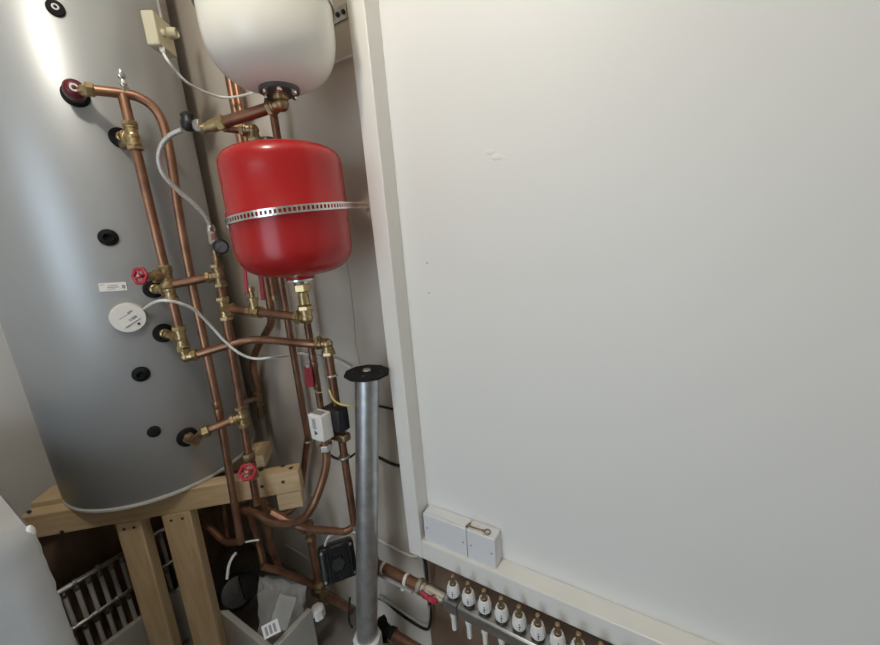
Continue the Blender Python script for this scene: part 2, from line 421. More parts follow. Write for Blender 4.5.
# plug boss seen on port 3
# gate valve on A with red wheel pointing left
gv = empty('gate_valve', V((mx,my,rg(166,277,hA).z)), 'brass gate valve with red handwheel by the white sticker on the tank', 'valve')
gc = V((mx,my,rg(166,277,hA).z)); wc = rg(140,276,1.255); wd_ = (wc-gc).normalized()
MB().lathe(gc+Z*.032, -Z, [(0,.014),(.004,.018),(.02,.018),(.024,.015),(.04,.015),(.044,.018),(.06,.018),(.064,.014)], 8, False).build('valve_body', 'brass', gv)
MB().lathe(gc, wd_, [(0,.014),(.018,.014),(.019,.017),(.030,.017),(.031,.011),(.045,.010),(.046,.006),((wc-gc).length-.004,.005)], 18).build('bonnet', 'old_brass', gv)
handwheel(gv, wc, (wd_+ (CAM-wc).normalized()*.55), .019)
# branch A -> C
hC = 1.235
zbr = rg(172,285,hA).z
Ct = rg(212.5,236,hC); Cb = rg(257,504,hC)
def Cat(z): t = (z-Ct.z)/(Cb.z-Ct.z); return Ct.lerp(Cb, t)
bs = V((mx,my,zbr)); be = Cat(rg(214.6,276,hC).z)
pBr = pipe([bs,be], r22, 'short copper branch linking gate valve on tank to the gauge riser', m='dark_copper')
# D : curved pipe from the bottom elbow across to the right
hD = 1.07
D_ = [V((mx,my,rg(186,357,hA).z)), rg(199,354,1.262), rg(226,346,1.235), rg(250,340,1.22), rg(270,340.3,1.18), rg(300,343,1.10), rg(322,344.5,hD)]
pD = tag(MB().tube(smooth(D_,6), r22, 14).build('copper_pipe','copper'), 'curved copper pipe crossing from lowest tank tee towards the wall pipes', 'pipe')
fitting(pD, 'elbow_fitting', D_[0], [Z,(D_[1]-D_[0])], .032, .0155)
J_ = [rg(a,b_,hD) for a,b_ in ((331,350),(333,376),(337,398),(341.6,438.6),(344,463),(351,526))]
jx_ = sum(p.x for p in J_)/6; jy_ = sum(p.y for p in J_)/6
e1 = V((jx_,jy_,D_[-1].z))
fitting(pD, 'elbow_fitting', e1, [(D_[-2]-D_[-1]), -Z], .034, .0165)
pJ = pipe([e1, V((jx_,jy_,J_[-1].z))], r22, 'vertical copper pipe dropping behind the white actuator head', m='dark_copper')
MB().torus(V((jx_,jy_,rg(333,375,hD).z)), Z, .0135, .004, 24, 8).build('pipe_clip', 'chrome', pJ)
MB().torus(V((jx_,jy_,rg(343,457,hD).z)), Z, .0135, .004, 24, 8).build('pipe_clip', 'steel', pJ)
# bottom port pipe
p5, n5 = ports['p5']; q1 = rg(201,433,1.255); ce = Cat(rg(243,416,hC).z); 
pP = pipe([p5, p5+n5*.06, q1, V((ce.x,ce.y,ce.z))], r22, 'short copper pipe from the lowest tank port to gauge riser', rad=.03)
MB().nut(p5+n5*.012, n5, .018, .014).build('port_nut', 'brass', pP)
MB().lathe(p5, n5, [(0,.014),(.03,.014),(.034,.0115),(.07,.0115),(.072,.004)], 18).build('port_boss', 'brass', pP)
MB().nut(q1+(ce-q1)*.12, (ce-q1), .019, .02).build('compression_nut', 'brass', pP)
# C : gauge riser
ctop = Ct; cbot = Cb; cmid = Cat(rg(219,275,hC).z)
pC = pipe([cmid, cbot], r22, 'copper riser below the pressure gauge, joined by brass tees', m='dark_copper')
fitting(pC, 'tee_fitting', be, [Z,-Z,(bs-be)], .034, .015, 'old_brass')
te = Cat(rg(227.5,308,hC).z); E2 = rg(299,318,1.0)
fitting(pC, 'tee_fitting', te, [Z,-Z,(E2-te)], .036, .0155, 'brass')
fitting(pC, 'tee_fitting', ce, [Z,-Z,(q1-ce)], .036, .0155, 'brass')
MB().nut(Cat(rg(250,456,hC).z), Z, .019, .024).build('compression_nut', 'old_brass', pC)
# pressure gauge set
pg = empty('pressure_gauge', Cat(rg(215,247,hC).z), 'small black round pressure gauge below the braided hose beside red vessel', 'gauge')
MB().lathe(ctop, cmid-ctop, [(0,.006),(.012,.010),(.026,.010),(.03,.0075),(.06,.0075),(.065,.0105),(.085,.0105),(.09,.0085),(.12,.0085),((ctop-cmid).length,.010)], 12).build('gauge_manifold', 'old_brass', pg)
gcn = rg(220.5,246.5,hC-.035); gd = ((CAM-gcn).normalized()+V((.6,-.1,-.05))).normalized()
case = MB().lathe(gcn-gd*.018, gd, [(0,.012),(.004,.0185),(.020,.0195),(.024,.0195),(.025,.0165),(.021,.016),(.021,.0005)], 40).build('gauge_case', 'black', pg)
MB().lathe(gcn+gd*.0035, gd, [(0,.0158),(.0006,.0158),(.0007,.0005)], 36).build('dial', 'dial', case)
u,w = frame(gd); d1 = (u*.7+w*.7)
MB().box(gcn+gd*.005+d1*.004, d1*.009, d1.cross(gd)*.001, gd*.0004).build('pointer', 'ink', case)
b = MB()
for k in range(9):
    a = k*.6; dd = u*math.cos(a)+w*math.sin(a); b.box(gcn+gd*.0045+dd*.0132, dd*.0018, dd.cross(gd)*.0006, gd*.0003)
b.build('scale_marks', 'ink', case)
MB().cyl(Cat(gcn.z), gcn-gd*.012, .008).build('gauge_stem', 'brass', pg)
# gate valve low on C
gz = Cat(rg(252,470,hC).z); wc = rg(247.5,472,hC-.06)
gv = empty('gate_valve', gz, 'brass gate valve with red handwheel low down beside the pine stand', 'valve')
MB().lathe(gz+Z*.03, -Z, [(0,.014),(.004,.018),(.018,.018),(.022,.015),(.038,.015),(.042,.018),(.056,.018),(.06,.014)], 8, False).build('valve_body', 'old_brass', gv)
wd_ = (wc-gz).normalized()
MB().lathe(gz, wd_, [(0,.013),(.02,.013),(.021,.016),(.03,.016),(.031,.008),((wc-gz).length,.005)], 16).build('bonnet', 'old_brass', gv)
handwheel(gv, wc, wd_, .021)
# E : feed to the red vessel
VX, VY, VR = -.793, .626, .135
e2 = V((VX,VY,rg(299,319,math.hypot(VX,VY)).z))
pE = pipe([te, e2], r22, 'copper pipe feeding the bottom of red vessel from gauge riser', m='dark_copper')
dE = (e2-te).normalized()
fitting(pE, 'elbow_fitting', e2, [Z, -dE], .034, .0165, 'brass')
dc = te + (e2-te)*.40
dv = empty('drain_valve', dc, 'small brass drain cock on the pipe under the red vessel', 'valve')
MB().lathe(dc-dE*.022, dE, [(0,.017),(.012,.017),(.014,.014),(.03,.014),(.032,.017),(.044,.017)], 8, False).build('tee_fitting', 'brass', dv)
MB().lathe(dc, Z, [(0,.011),(.03,.011),(.031,.014),(.040,.014),(.041,.007),(.056,.006),(.058,.009),(.068,.008)], 12).build('drain_spout', 'brass', dv)
# vertical pipes on the wall behind the vessels
def vpipe(pts, y, label, r=r22, m='copper'):
    q = [aY(a,b_,y) for a,b_ in pts]; xx = sum(p.x for p in q)/len(q)
    return pipe([V((xx,y,p.z)) for p in (q[0],q[-1])], r, label, m=m), xx
yW = .815
# F goes up past the white vessel
q = [aY(230,81,yW), aY(240,149,yW), aY(268,277,yW), aY(269,318,yW)]
fx = (q[0].x+q[1].x+q[2].x)/3
F_ = [V((fx,yW,2.45)), V((fx,yW,q[2].z)), V((fx-.01,yW,q[3].z)), aY(266,333,yW), aY(257,349,yW-.005), aY(253,363,yW-.01), aY(255,376,yW-.01), aY(258.5,392,yW-.01)]
pF = tag(MB().tube([F_[0]]+smooth(F_[1:],6), .013, 14).build('copper_pipe','copper'), 'thick copper pipe passing behind both vessels then bending left', 'pipe')
fitting(pF, 'tee_fitting', aY(258.5,398,yW-.01), [Z,-Z,-X], .036, .0155, 'old_brass')
MB().cyl(aY(258.5,402,yW-.01), aY(261,418,yW-.01), .010).build('drain_spout', 'old_brass', pF)
lk = pipe([aY(258.5,398,yW-.01), Cat(rg(240,403,hC).z)], .009, 'short copper link between gauge riser and the bent wall pipe', m='copper')
# second tall pipe beside F
q = [aY(236,60,yW+.01), aY(246,150,yW+.01)]; x2 = fx+.0245
pF2 = pipe([V((x2,yW+.002,2.45)), V((x2,yW+.002,aY(262,300,yW).z))], .0112, 'thin copper pipe running close beside the thick pipe behind vessels')
MB().lathe(V((x2,yW+.002,aY(262,300,yW).z)), Z, [(0,.008),(.004,.0115),(.016,.0115),(.02,.010)], 14).build('end_cap', 'brass', pF2)
# G
xg = sum(aY(a,b_,yW).x for a,b_ in ((256,130),(280,275),(293,357),(306,430)))/4
G_ = [V((xg,yW,aY(256,128,yW).z)), V((xg,yW,aY(305,436,yW).z)), aY(304,466,yW), aY(300,494,yW-.02), aY(292,509,yW-.06), aY(279,514,yW-.10), aY(263,505,yW-.13)]
pG = tag(MB().tube([G_[0]]+smooth(G_[1:],6), r22, 14).build('copper_pipe','copper'), 'long copper pipe down the wall that hooks left by the pine beam end', 'pipe')
MB().torus(V((xg,yW,aY(306,440,yW).z)), Z, .0135, .004, 24, 8).build('pipe_clip', 'steel', pG)
MB().nut(G_[-1], G_[-1]-G_[-2], .019, .022).build('compression_nut', 'brass', pG)
# I
q = [aY(a,b_,yW-.02) for a,b_ in ((278,119),(307,324),(317,400))]; xi = sum(p.x for p in q)/3
WVX, WVY, WVR = -.769, .632, .135
pI = pipe([V((xi,yW-.02,q[0].z+.05)), V((xi,yW-.02,aY(322,440,yW-.02).z))], r22, 'copper pipe emerging from behind the red vessel near its brass connector', m='dark_copper')
coupling(pI, V((xi,yW-.02,aY(310,361,yW-.02).z)), Z, r22, .05)
# H : from actuator bottom, sweeping left
hH = 1.03
H_ = [rg(325,440,hH), rg(326.5,462,hH), rg(321,485,hH+.005), rg(312,507,hH+.01), rg(302,519,hH+.03), rg(288.6,524,hH+.07), rg(270,521.5,hH+.13), rg(255,513,hH+.2), rg(242,510,hH+.28)]
pH = tag(MB().tube(smooth(H_,6), r22, 14).build('copper_pipe','copper'), 'copper pipe curving from below the white actuator to the left', 'pipe')
MB().nut(rg(325.8,447,hH), Z, .018, .018).build('compression_nut', 'steel', pH)

# low dark pipes under the tank
lowp = [
 ([rg(262,500,1.24), rg(270,545,1.30), rg(281,572,1.32)], r22, 'dark copper pipe descending into the pit left of black finned pump'),
 ([rg(272,512,1.16), rg(300,528,1.10), rg(345,532,1.08), rg(352,528,1.08)], r22, 'dark copper pipe running level above the black finned pump'),
 ([rg(241,541,1.30), rg(226,543,1.36), rg(195,514,1.5)], r22, 'dark copper pipe running back beneath the tank from discharge pipe'),
 ([rg(262,566,1.27), rg(283,572,1.27), rg(303,581,1.28), aY(316,586,.72)], r22, 'dark copper pipe just above the clear plastic bag'),
 ([rg(222,500,1.5), rg(228,545,1.5)], .009, 'thin dark pipe in the shadow behind discharge pipe'),
 ([rg(246,505,1.36), rg(258,540,1.36), rg(264,566,1.33)], r22, 'dark copper pipe dropping below the gauge riser to black round pump'),
]
for pts, r, lb in lowp:
    pipe(pts, r, lb, m='dark_copper', rad=.05)

# ------------------------------------------------------------------ vessels
rz1 = 1.5+.222; rz0 = 1.5-.074
red = empty('expansion_vessel', V((VX,VY,rz0)), 'red round expansion vessel strapped to the wall under the white one', 'expansion vessel')
H = rz1-rz0
def vessel_profile(R, H, dome, e=.62):
    n = 14; lo = []; hi = []
    for k in range(n+1):
        a = math.pi/2*k/n
        lo.append((dome*(1-math.cos(a)**e), R*math.sin(a)**e)); 
    hi = [(H-t, r) for t,r in reversed(lo)]
    return lo, hi
lo, _h = vessel_profile(VR, H, .088, .66); _l, hi = vessel_profile(VR, H, .058, .50)
seam = rz0 + H*.505
ms = seam - rz0
prof = lo + [(ms-.012,VR),(ms-.008,VR+.0025),(ms+.004,VR+.0025),(ms+.008,VR)] + hi
MB().lathe(V((VX,VY,rz0)), Z, prof, 96).build('shell', 'redpaint', red)
MB().lathe(V((VX,VY,rz0+.008)), -Z, [(0,.036),(.006,.034),(.016,.033)], 40).build('neck', 'redpaint', red)
MB().lathe(V((VX,VY,rz0-.008)), -Z, [(0,.034),(.004,.034),(.006,.02),(.012,.018)], 40).build('connection_plate', 'chrome', red)
vc = V((VX-.012,VY-.02,rz1))
MB().lathe(vc-Z*.006, Z, [(0,.018),(.02,.018),(.026,.014),(.028,.0005)], 24).build('valve_cap', 'black', red)
# brass connector
bc = MB(); z0 = rz0-.016
bcn = empty('tap_connector', V((VX,VY,z0-.10)), 'brass union connector hanging under the red vessel', 'pipe fitting')
MB().nut(V((VX,VY,z0-.014)), Z, .021, .020).build('union_nut', 'brass', bcn)
MB().lathe(V((VX,VY,z0-.026)), -Z, [(0,.011),(.012,.013),(.03,.013),(.034,.0165),(.044,.0165),(.048,.012),(max(.06,z0-.026-e2.z-.03),.012)], 24).build('union_body', 'brass', bcn)
# perforated strap
strap_pts = []
def vtan(px, py, R):
    return None
la = math.radians(-59.9); ra = math.radians(-41)
ang0 = math.atan2(-VY, -VX)                     # direction from vessel to the camera
sz = 1.5 + .075
end = aY(368, 205, WY-.004)
RS = VR+.004
pl = []
aL = ang0 - math.radians(88)*1.0
aR = ang0 + math.radians(62)
N = 40
def tangent(E):
    dv_ = V((E.x-VX, E.y-VY, 0)); base = math.atan2(dv_.y, dv_.x); o = math.acos(RS/dv_.length)
    return min((base+o, base-o), key=lambda a: math.sin(a))
Er = V((end.x+.004, WY-.003, 0)); El = V((VX-VR-.03, WY-.003, 0))
a0_ = tangent(El); a1_ = tangent(Er)
while a0_ > a1_: a0_ -= 2*math.pi
while a1_-a0_ > 2*math.pi: a0_ += 2*math.pi
path = [El] + [V((VX+RS*math.cos(a0_+(a1_-a0_)*k/N), VY+RS*math.sin(a0_+(a1_-a0_)*k/N), 0)) for k in range(N+1)] + [Er]
zl = rg(224,219,1.0).z; 
zmid = rg(285,213.5,math.hypot(VX,VY)-VR).z
L = [0]
for a,b_ in zip(path, path[1:]): L.append(L[-1]+(b_-a).length)
zL = 1.5+.052; zR = end.z
def pz(s): return zL + (zR-zL)*min(1,max(0,(s-L[1])/(L[-1]-L[1])))
# resample evenly into a ladder with round-ish openings
def at_len(s):
    for k in range(len(L)-1):
        if s <= L[k+1]:
            t = (s-L[k])/(L[k+1]-L[k]); return path[k].lerp(path[k+1], t), (path[k+1]-path[k]).normalized()
    return path[-1], (path[-1]-path[-2]).normalized()
sb = MB(); step = .0095; hw = .0078; nseg = int(L[-1]/step)
for k in range(nseg):
    for (s0,s1,z0_,z1_) in ((k*step,(k+1)*step,.52,1.0),(k*step,(k+1)*step,-1.0,-.52),(k*step,k*step+step*.42,-.55,.55)):
        a,ta = at_len(s0); c_,tc_ = at_len(min(s1,L[-1]-1e-4))
        na = ta.cross(Z); nc = tc_.cross(Z); i = len(sb.v)
        for (pp,nv,s_) in ((a,na,s0),(c_,nc,s1)):
            for zz in (z0_,z1_):
                for th in (0,.0012): sb.v.append(pp+nv*th+Z*(pz(s_)+zz*hw))
        for f in ((0,1,3,2),(4,6,7,5),(0,4,5,1),(2,3,7,6),(0,2,6,4),(1,5,7,3)):
            sb.f.append(tuple(i+q_ for q_ in f)); sb.sm.append(False)
strap = tag(sb.build('fixing_band', 'chrome'), 'perforated steel band holding the red vessel to the wall', 'strap')
MB().lathe(V((end.x-.002, WY-.010, pz(L[-1]))), -Y, [(0,.006),(.004,.006),(.006,.003)], 12).build('screw', 'steel', strap)

wz0 = 1.5+.338
wv = empty('expansion_vessel', V((WVX,WVY,wz0)), 'cream white expansion vessel above the red one, top cut off', 'expansion vessel')
WH = .36
lo, hi = vessel_profile(WVR, WH, .125, .72)
MB().lathe(V((WVX,WVY,wz0)), Z, lo+[(WH*.5-.01,WVR),(WH*.5-.006,WVR+.003),(WH*.5+.006,WVR+.003),(WH*.5+.01,WVR)]+hi, 96).build('shell', 'cream', wv)
fo = V((WVX, WVY, wz0))
fl_ = MB().lathe(fo+Z*.006, -Z, [(0,.040),(.003,.043),(.011,.043),(.013,.041),(.013,.001)], 40).build('flange', 'flange', wv)
for k in range(6):
    a = k*math.pi/3+.35; p = fo+V((math.cos(a)*.034, math.sin(a)*.034, -.007))
    MB().lathe(p, -Z, [(0,.0055),(.006,.0055),(.008,.003)], 6, False).build('bolt', 'chrome', fl_)
# wall bracket behind white vessel
wbr = aY(343, 12, WY-.01)
bk = tag(MB().abox(wbr.x-.10, wbr.x+.006, WY-.004, WY-.001, wbr.z-.012, wbr.z+.02).build('wall_bracket','steel'), 'small steel wall bracket at the top beside the white frame', 'bracket')
for k in range(3):
    MB().lathe(V((wbr.x-.004-.02*k, WY-.005, wbr.z+.004)), -Y, [(0,.006),(.003,.005)], 12).build('screw', 'black', bk)
wsb = tag(MB().torus(V((WVX,WVY,wz0+.155)), Z, WVR+.003, .003, 80, 6).build('fixing_band','steel'), 'thin steel band round the white vessel', 'strap')

# ------------------------------------------------------------------ pipework between the vessels
el = V((WVX, WVY, rg(280,104,math.hypot(WVX,WVY)).z))
hT = .985
K_ = [el, rg(222,123,1.075)]
pK = pipe(K_, .0125, 'dark copper pipe running left from the elbow below the white vessel', m='dark_copper')
dK = (K_[1]-K_[0]).normalized()
ef = fitting(pK, 'elbow_fitting', el, [Z, dK], .036, .0165, 'old_brass')
MB().cyl(el+Z*.02, fo-Z*.02, .016).build('threaded_stub', 'brass', pK)
MB().nut(K_[1], dK, .0175, .018).build('compression_nut', 'brass', pK)
n2 = K_[1]+dK*.032
MB().lathe(K_[1], dK, [(0,.014),(.03,.014),(.032,.011),(.05,.011)], 18).build('reducer', 'brass', pK)
# lower short pipe with elbow
k0 = rg(224,127,1.11); k1 = rg(253,130,1.09)
pK2 = pipe([k0,k1], .0115, 'short dark pipe tucked below the copper pipe under white vessel', m='dark_copper')
fitting(pK2, 'elbow_fitting', k1, [-Z,(k0-k1)], .030, .0145, 'old_brass')
# braided hose
hs0 = rg(203,124.5,1.09)
hz_ = [K_[1]+dK*.05, rg(199,126,1.10), rg(189,126,1.12), rg(182,130,1.13), rg(170,136,1.15), rg(161.5,146,1.17), rg(159,160,1.185), rg(164,175,1.195), rg(178,190.5,1.205), rg(196,206,1.215), rg(207,219,1.225), rg(211,230,hC), ctop]
hose = empty('braided_hose', ctop, 'silver braided flexible hose looping from the gauge up to a black valve', 'hose')
MB().tube(smooth(hz_[3:-1],10), .0060, 12).build('braid', 'braid', hose)
MB().lathe(hz_[-2]+Z*.014, -Z, [(0,.0085),(.004,.011),(.02,.011),(.03,.010),(.034,.012),(.05,.012)], 8, False).build('hose_nut', 'chrome', hose)
MB().tube([hz_[0],hz_[1],hz_[2]], .009, 12).build('hose_tail', 'chrome', hose)
MB().nut(hz_[1], dK, .014, .016).build('hose_nut', 'chrome', hose)
kb = rg(188.5,123,1.115)
MB().lathe(kb-Z*.016, Z, [(0,.010),(.006,.016),(.018,.017),(.026,.013),(.034,.014),(.038,.010)], 16).build('valve_knob', 'black', hose)

# ------------------------------------------------------------------ red lever handles
def lever(p, d, l, w, label, tip=V((.2,-.3,0))):
    d = V(d).normalized(); s = d.cross(V((0.7,-.7,0))).normalized(); n_ = d.cross(s)
    o = MB().box(p+d*l/2, d*l/2, s*w/2, n_*.0022).build('lever_handle', 'redwheel', bevel=.002)
    tag(o, label, 'valve handle')
    MB().nut(p, n_, .008, .010).build('lever_nut', 'steel', o)
    return o
lever(rg(244,263,1.1), rg(246,284,1.1)-rg(244,263,1.1), .08, .009, 'narrow red lever handle below left edge of the red vessel')
lever(rg(260,272,1.12), rg(262,289,1.12)-rg(260,272,1.12), .075, .011, 'red lever handle beneath middle of red vessel, right of the narrow one')
p0 = V((xi,yW-.045,aY(309,366,yW-.045).z))
lever(p0, V((.05,-.1,-1)), .072, .026, 'wide red lever handle hanging above the white actuator')

# ------------------------------------------------------------------ white actuator
ay = .625
a0 = aY(307,413.5,ay); a1 = aY(320,417.5,ay)
ax0, ax1 = a0.x, a1.x; azt = (a0.z+a1.z)/2; azb = aY(326,444,ay).z
zt = azt
ydep = aX(331,411.7,ax1).y
act = MB().abox(ax0, ax1, ay, ydep, azb, azt).build('valve_actuator', 'white', bevel=.004)
tag(act, 'white boxy motorised valve head in front of copper pipes, left of galvanised post', 'actuator')
cx_ = (ax0+ax1)/2; Hh = azt-azb
MB().abox(ax0+.006, ax1-.008, ay+.008, ydep-.012, azt-.0005, azt+.0015).build('top_label', 'greyink', act, bevel=.0005)
b = MB()
for k in range(6):
    z = azt - Hh*(.17+.065*k); b.abox(cx_-.010, cx_+.004, ay-.0008, ay+.001, z-Hh*.022, z+Hh*.018)
b.build('printed_text', 'greyink', act)
b = MB(); zc = azt-Hh*.68
b.lathe(V((cx_-.002, ay-.0006, zc)), Y, [(0,.009),(.0012,.009)], 3, False)
b.build('logo_mark', 'ink', act)
MB().abox(ax0+.012, ax1+.026, ydep, ydep+.04, azb+.012, azt+.003).build('rear_housing', 'black', act, bevel=.004)
MB().cyl(V((cx_,ay+.03,azb)), V((cx_,ay+.03,azb-.03)), .014).build('valve_neck', 'steel', act)
MB().abox(cx_-.03, cx_+.05, ydep+.01, ydep+.04, azb-.025, azb+.0).build('valve_body', 'old_brass', act, bevel=.006)

# ------------------------------------------------------------------ galvanised post
pt = aY(367, 374, .74); pbt = aY(367, 636, .66)
pdir = (pt-pbt).normalized()
post = empty('galvanised_post', pbt, 'galvanised steel post with black top plate standing before the wall', 'post')
MB().tube([pbt, pt], .0335, 32).build('tube', 'galv', post)
up_n = (Z*.9+pdir*.5).normalized()
tp = MB().lathe(pt-up_n*.002, up_n, [(0,.060),(.002,.064),(.008,.064),(.010,.061),(.010,.024),(.013,.020),(.013,.0005)], 10, False).build('top_plate', 'blackmatt', post)
MB().lathe(pt+up_n*.011, up_n, [(0,.012),(.004,.010),(.006,.0005)], 16).build('centre_bolt', 'steel', tp)
for k in range(4):
    u,w = frame(up_n); a = k*math.pi/2+.5
    MB().lathe(pt+up_n*.0082+(u*math.cos(a)+w*math.sin(a))*.040, up_n, [(0,.005),(.0008,.0045),(.0009,.0002)], 14).build('screw_hole', 'black', tp)
MB().lathe(pbt+pdir*.004, -Z, [(0,.036),(.004,.046),(.03,.046),(.036,.046),(pbt.z-.002,.046)], 8, False).build('foot', 'white', post)

# ------------------------------------------------------------------ pine stand
bp0 = aZ(26,516.7,TZ0); bq0 = aZ(298,470,TZ0); bd = bq0-bp0; BL = bd.length; bd.normalize(); bn = V((bd.y,-bd.x,0)); bp0.z = 0
stand = empty('tank_stand', V((TC.x,TC.y,0)), 'pine timber stand of beams and legs carrying the grey tank', 'stand')
zt_ = TZ0-.001; zb_ = zt_-.078
LW = lambda s, dd: bp0 + bd*s - bn*dd
def beam(s0, s1, d0, d1, z0, z1, name='beam'):
    c = (LW(s0,d0)+LW(s1,d1))/2; c.z = (z0+z1)/2
    return MB().box(c, bd*(abs(s1-s0)/2), bn*(abs(d1-d0)/2), Z*((z1-z0)/2)).build(name, 'wood', stand, bevel=.003)
sB = BL
beam(-.02, sB, 0, .047, zb_, zt_)
beam(.02, sB-.16, .20, .247, zb_, zt_)
beam(sB-.085, sB-.004, .004, .05, zb_-.065, zb_-.001, 'block')
def leg(tl, tr, bl, br):
    zz = zb_-.001
    P = [aP(*q, bp0, bn) for q in (tl,tr,bl,br)]
    s0 = (P[0]-bp0).dot(bd); s1 = (P[1]-bp0).dot(bd); s2 = (P[2]-bp0).dot(bd); s3 = (P[3]-bp0).dot(bd)
    ztop = (P[0].z+P[1].z)/2; zlow = (P[2].z+P[3].z)/2
    k = (0-ztop)/(zlow-ztop)
    b0 = s0+(s2-s0)*k; 
    w = ((s1-s0)+(s3-s2))/2
    b = MB(); i = len(b.v)
    ctop = s0; 
    for (s,z) in ((s0,zz),(b0,0.0)):
        for dd in (0,.047):
            for ww in (0,w):
                q = LW(s+ww, dd); b.v.append(V((q.x,q.y,z)))
    for f in ((0,1,3,2),(4,6,7,5),(0,4,5,1),(2,3,7,6),(0,2,6,4),(1,5,7,3)): b.f.append(f); b.sm.append(False)
    o = b.build('leg', 'woodv', stand, bevel=.003)
    for ww in (.3,.7):
        q = LW(s0+w*ww, 0); q.z = zz-.022
        MB().lathe(q+bn*.001, bn, [(-.004,.0045),(.0005,.0045),(.0006,.0002)], 12).build('screw_hole', 'ink', o)
leg((115,525),(141,522),(149,645),(172,645))
leg((163.5,525),(192.5,522),(193.5,645),(220.5,645))
# hidden rear legs
for s in (.10,):
    q = LW(s,.22); MB().abox(q.x-.03,q.x+.03,q.y-.03,q.y+.03,0,zb_-.001).build('leg','woodv',stand)
# end blocks of the other timbers on the right and left
pk = rg(259,460,1.0); pk = aZ(262,463,zt_)
MB().box(pk+Z*.023+bd*.0-bn*.02, bd*.020, bn*.05, Z*.022).build('packer', 'wood', stand, bevel=.003)
c = LW(.03,.095)
MB().box(c+Z*(zt_-.02), bd*.055, bn*.045, Z*.034).build('packer', 'wood', stand, bevel=.003)
kq = c+Z*(zt_-.012)+bn*.046-bd*.02
for (px,py) in ((283,466),(291,468),(261,470)):
    q = aZ(px,py,zt_); MB().lathe(q, Z, [(0,.008),(.0008,.008),(.001,.0005)],12).build('knot','ink',stand)
# knots on beam faces
for (px,py) in ((62,532),(262,486.5),(283,482),(29,512)):
    q = aP(px,py,bp0,bn); MB().lathe(q-bn*.002, bn, [(0,.006),(.003,.006),(.0031,.0003)],12).build('knot','ink',stand)
# left continuation resting on the wall
q = aZ(28,509,zt_+.045)

# ------------------------------------------------------------------ black finned pump and its column
yP = .70
pump = empty('circulation_pump', aY(338,585,yP), 'black finned pump head left of the galvanised post', 'pump')
pc_ = aY(338,562,yP)
pax = ((CAM-pc_).normalized()+V((0,0,-.3))).normalized()
PR = .060
u,w = frame(pax)
b = MB(); b.box(pc_-pax*.02, u*PR, w*PR, pax*.03)
b.build('motor_housing', 'castiron', pump, bevel=.014, seg=3)
b = MB()
for k in range(-4,5):
    b.box(pc_+pax*.014+u*(k*.0105), u*.0026, w*(PR*.86), pax*.010)
b.build('cooling_fins', 'castiron', pump)
MB().lathe(pc_+pax*.008, pax, [(0,.026),(.016,.026),(.02,.022),(.02,.0005)], 6, False).build('end_cap', 'black', pump)
for (ka,kb_) in ((-.8,.75),(.8,.75),(-.8,-.75),(.8,-.75)):
    MB().lathe(pc_+pax*.008+u*PR*ka+w*PR*kb_, pax, [(0,.005),(.005,.005)], 6, False).build('screw', 'steel', pump)
# column at left of pump
yC = .72
c0 = aY(314,533,yC); c1 = aY(317,592,yC); 
xcl = (c0.x+c1.x)/2
col_ = pipe([V((xcl,yC,c0.z)), V((xcl,yC,c1.z))], .015, 'brass and copper column beside the black finned pump', m='dark_copper')
fitting(col_, 'tee_fitting', V((xcl,yC,c0.z)), [Z,-Z,-X], .040, .017, 'old_brass')
fitting(col_, 'tee_fitting', V((xcl,yC,c1.z)), [Z,X,-X], .045, .019, 'old_brass')
MB().nut(V((xcl,yC,aY(315,580,yC).z)), Z, .027, .018).build('union_nut', 'brass', col_)
pipe([V((xcl,yC,c1.z)), aY(336,601,yC), aY(352,611,yC)], .013, 'copper pipe passing right behind the galvanised post foot', m='dark_copper')
vz = aY(318,612,.672)
wc_ = MB().lathe(V((vz.x,vz.y,vz.z+.022)), -Z, [(0,.016),(.004,.024),(.038,.025),(.044,.018)], 8, False).build('valve_cap','white',col_)
wc_['label'] = 'white octagonal cap with a dark slot'
MB().abox(vz.x-.008,vz.x+.008,vz.y-.027,vz.y-.022,vz.z-.016,vz.z-.002).build('slot','ink',wc_)

# second pump, black, at the back of the pit
h2 = 1.46
c2 = rg(236,592,h2)
p2 = empty('circulation_pump', rg(236,620,h2), 'black round pump in the dark pit between pine legs and plastic bag', 'pump')
ax2 = ((CAM-c2).normalized()+V((.3,0,.2))).normalized(); u,w = frame(ax2)
MB().lathe(c2-ax2*.07, ax2, [(0,.03),(.01,.062),(.05,.066),(.08,.066),(.088,.06),(.10,.05),(.104,.02),(.104,.0005)], 32).build('motor_housing', 'castiron', p2)
MB().box(c2-u*.05-ax2*.0, u*.035, w*.045, ax2*.05).build('terminal_box', 'blackmatt', p2, bevel=.008)
MB().lathe(c2+ax2*.034, ax2, [(0,.014),(.004,.013),(.005,.0005)], 20).build('end_cap', 'black', p2)

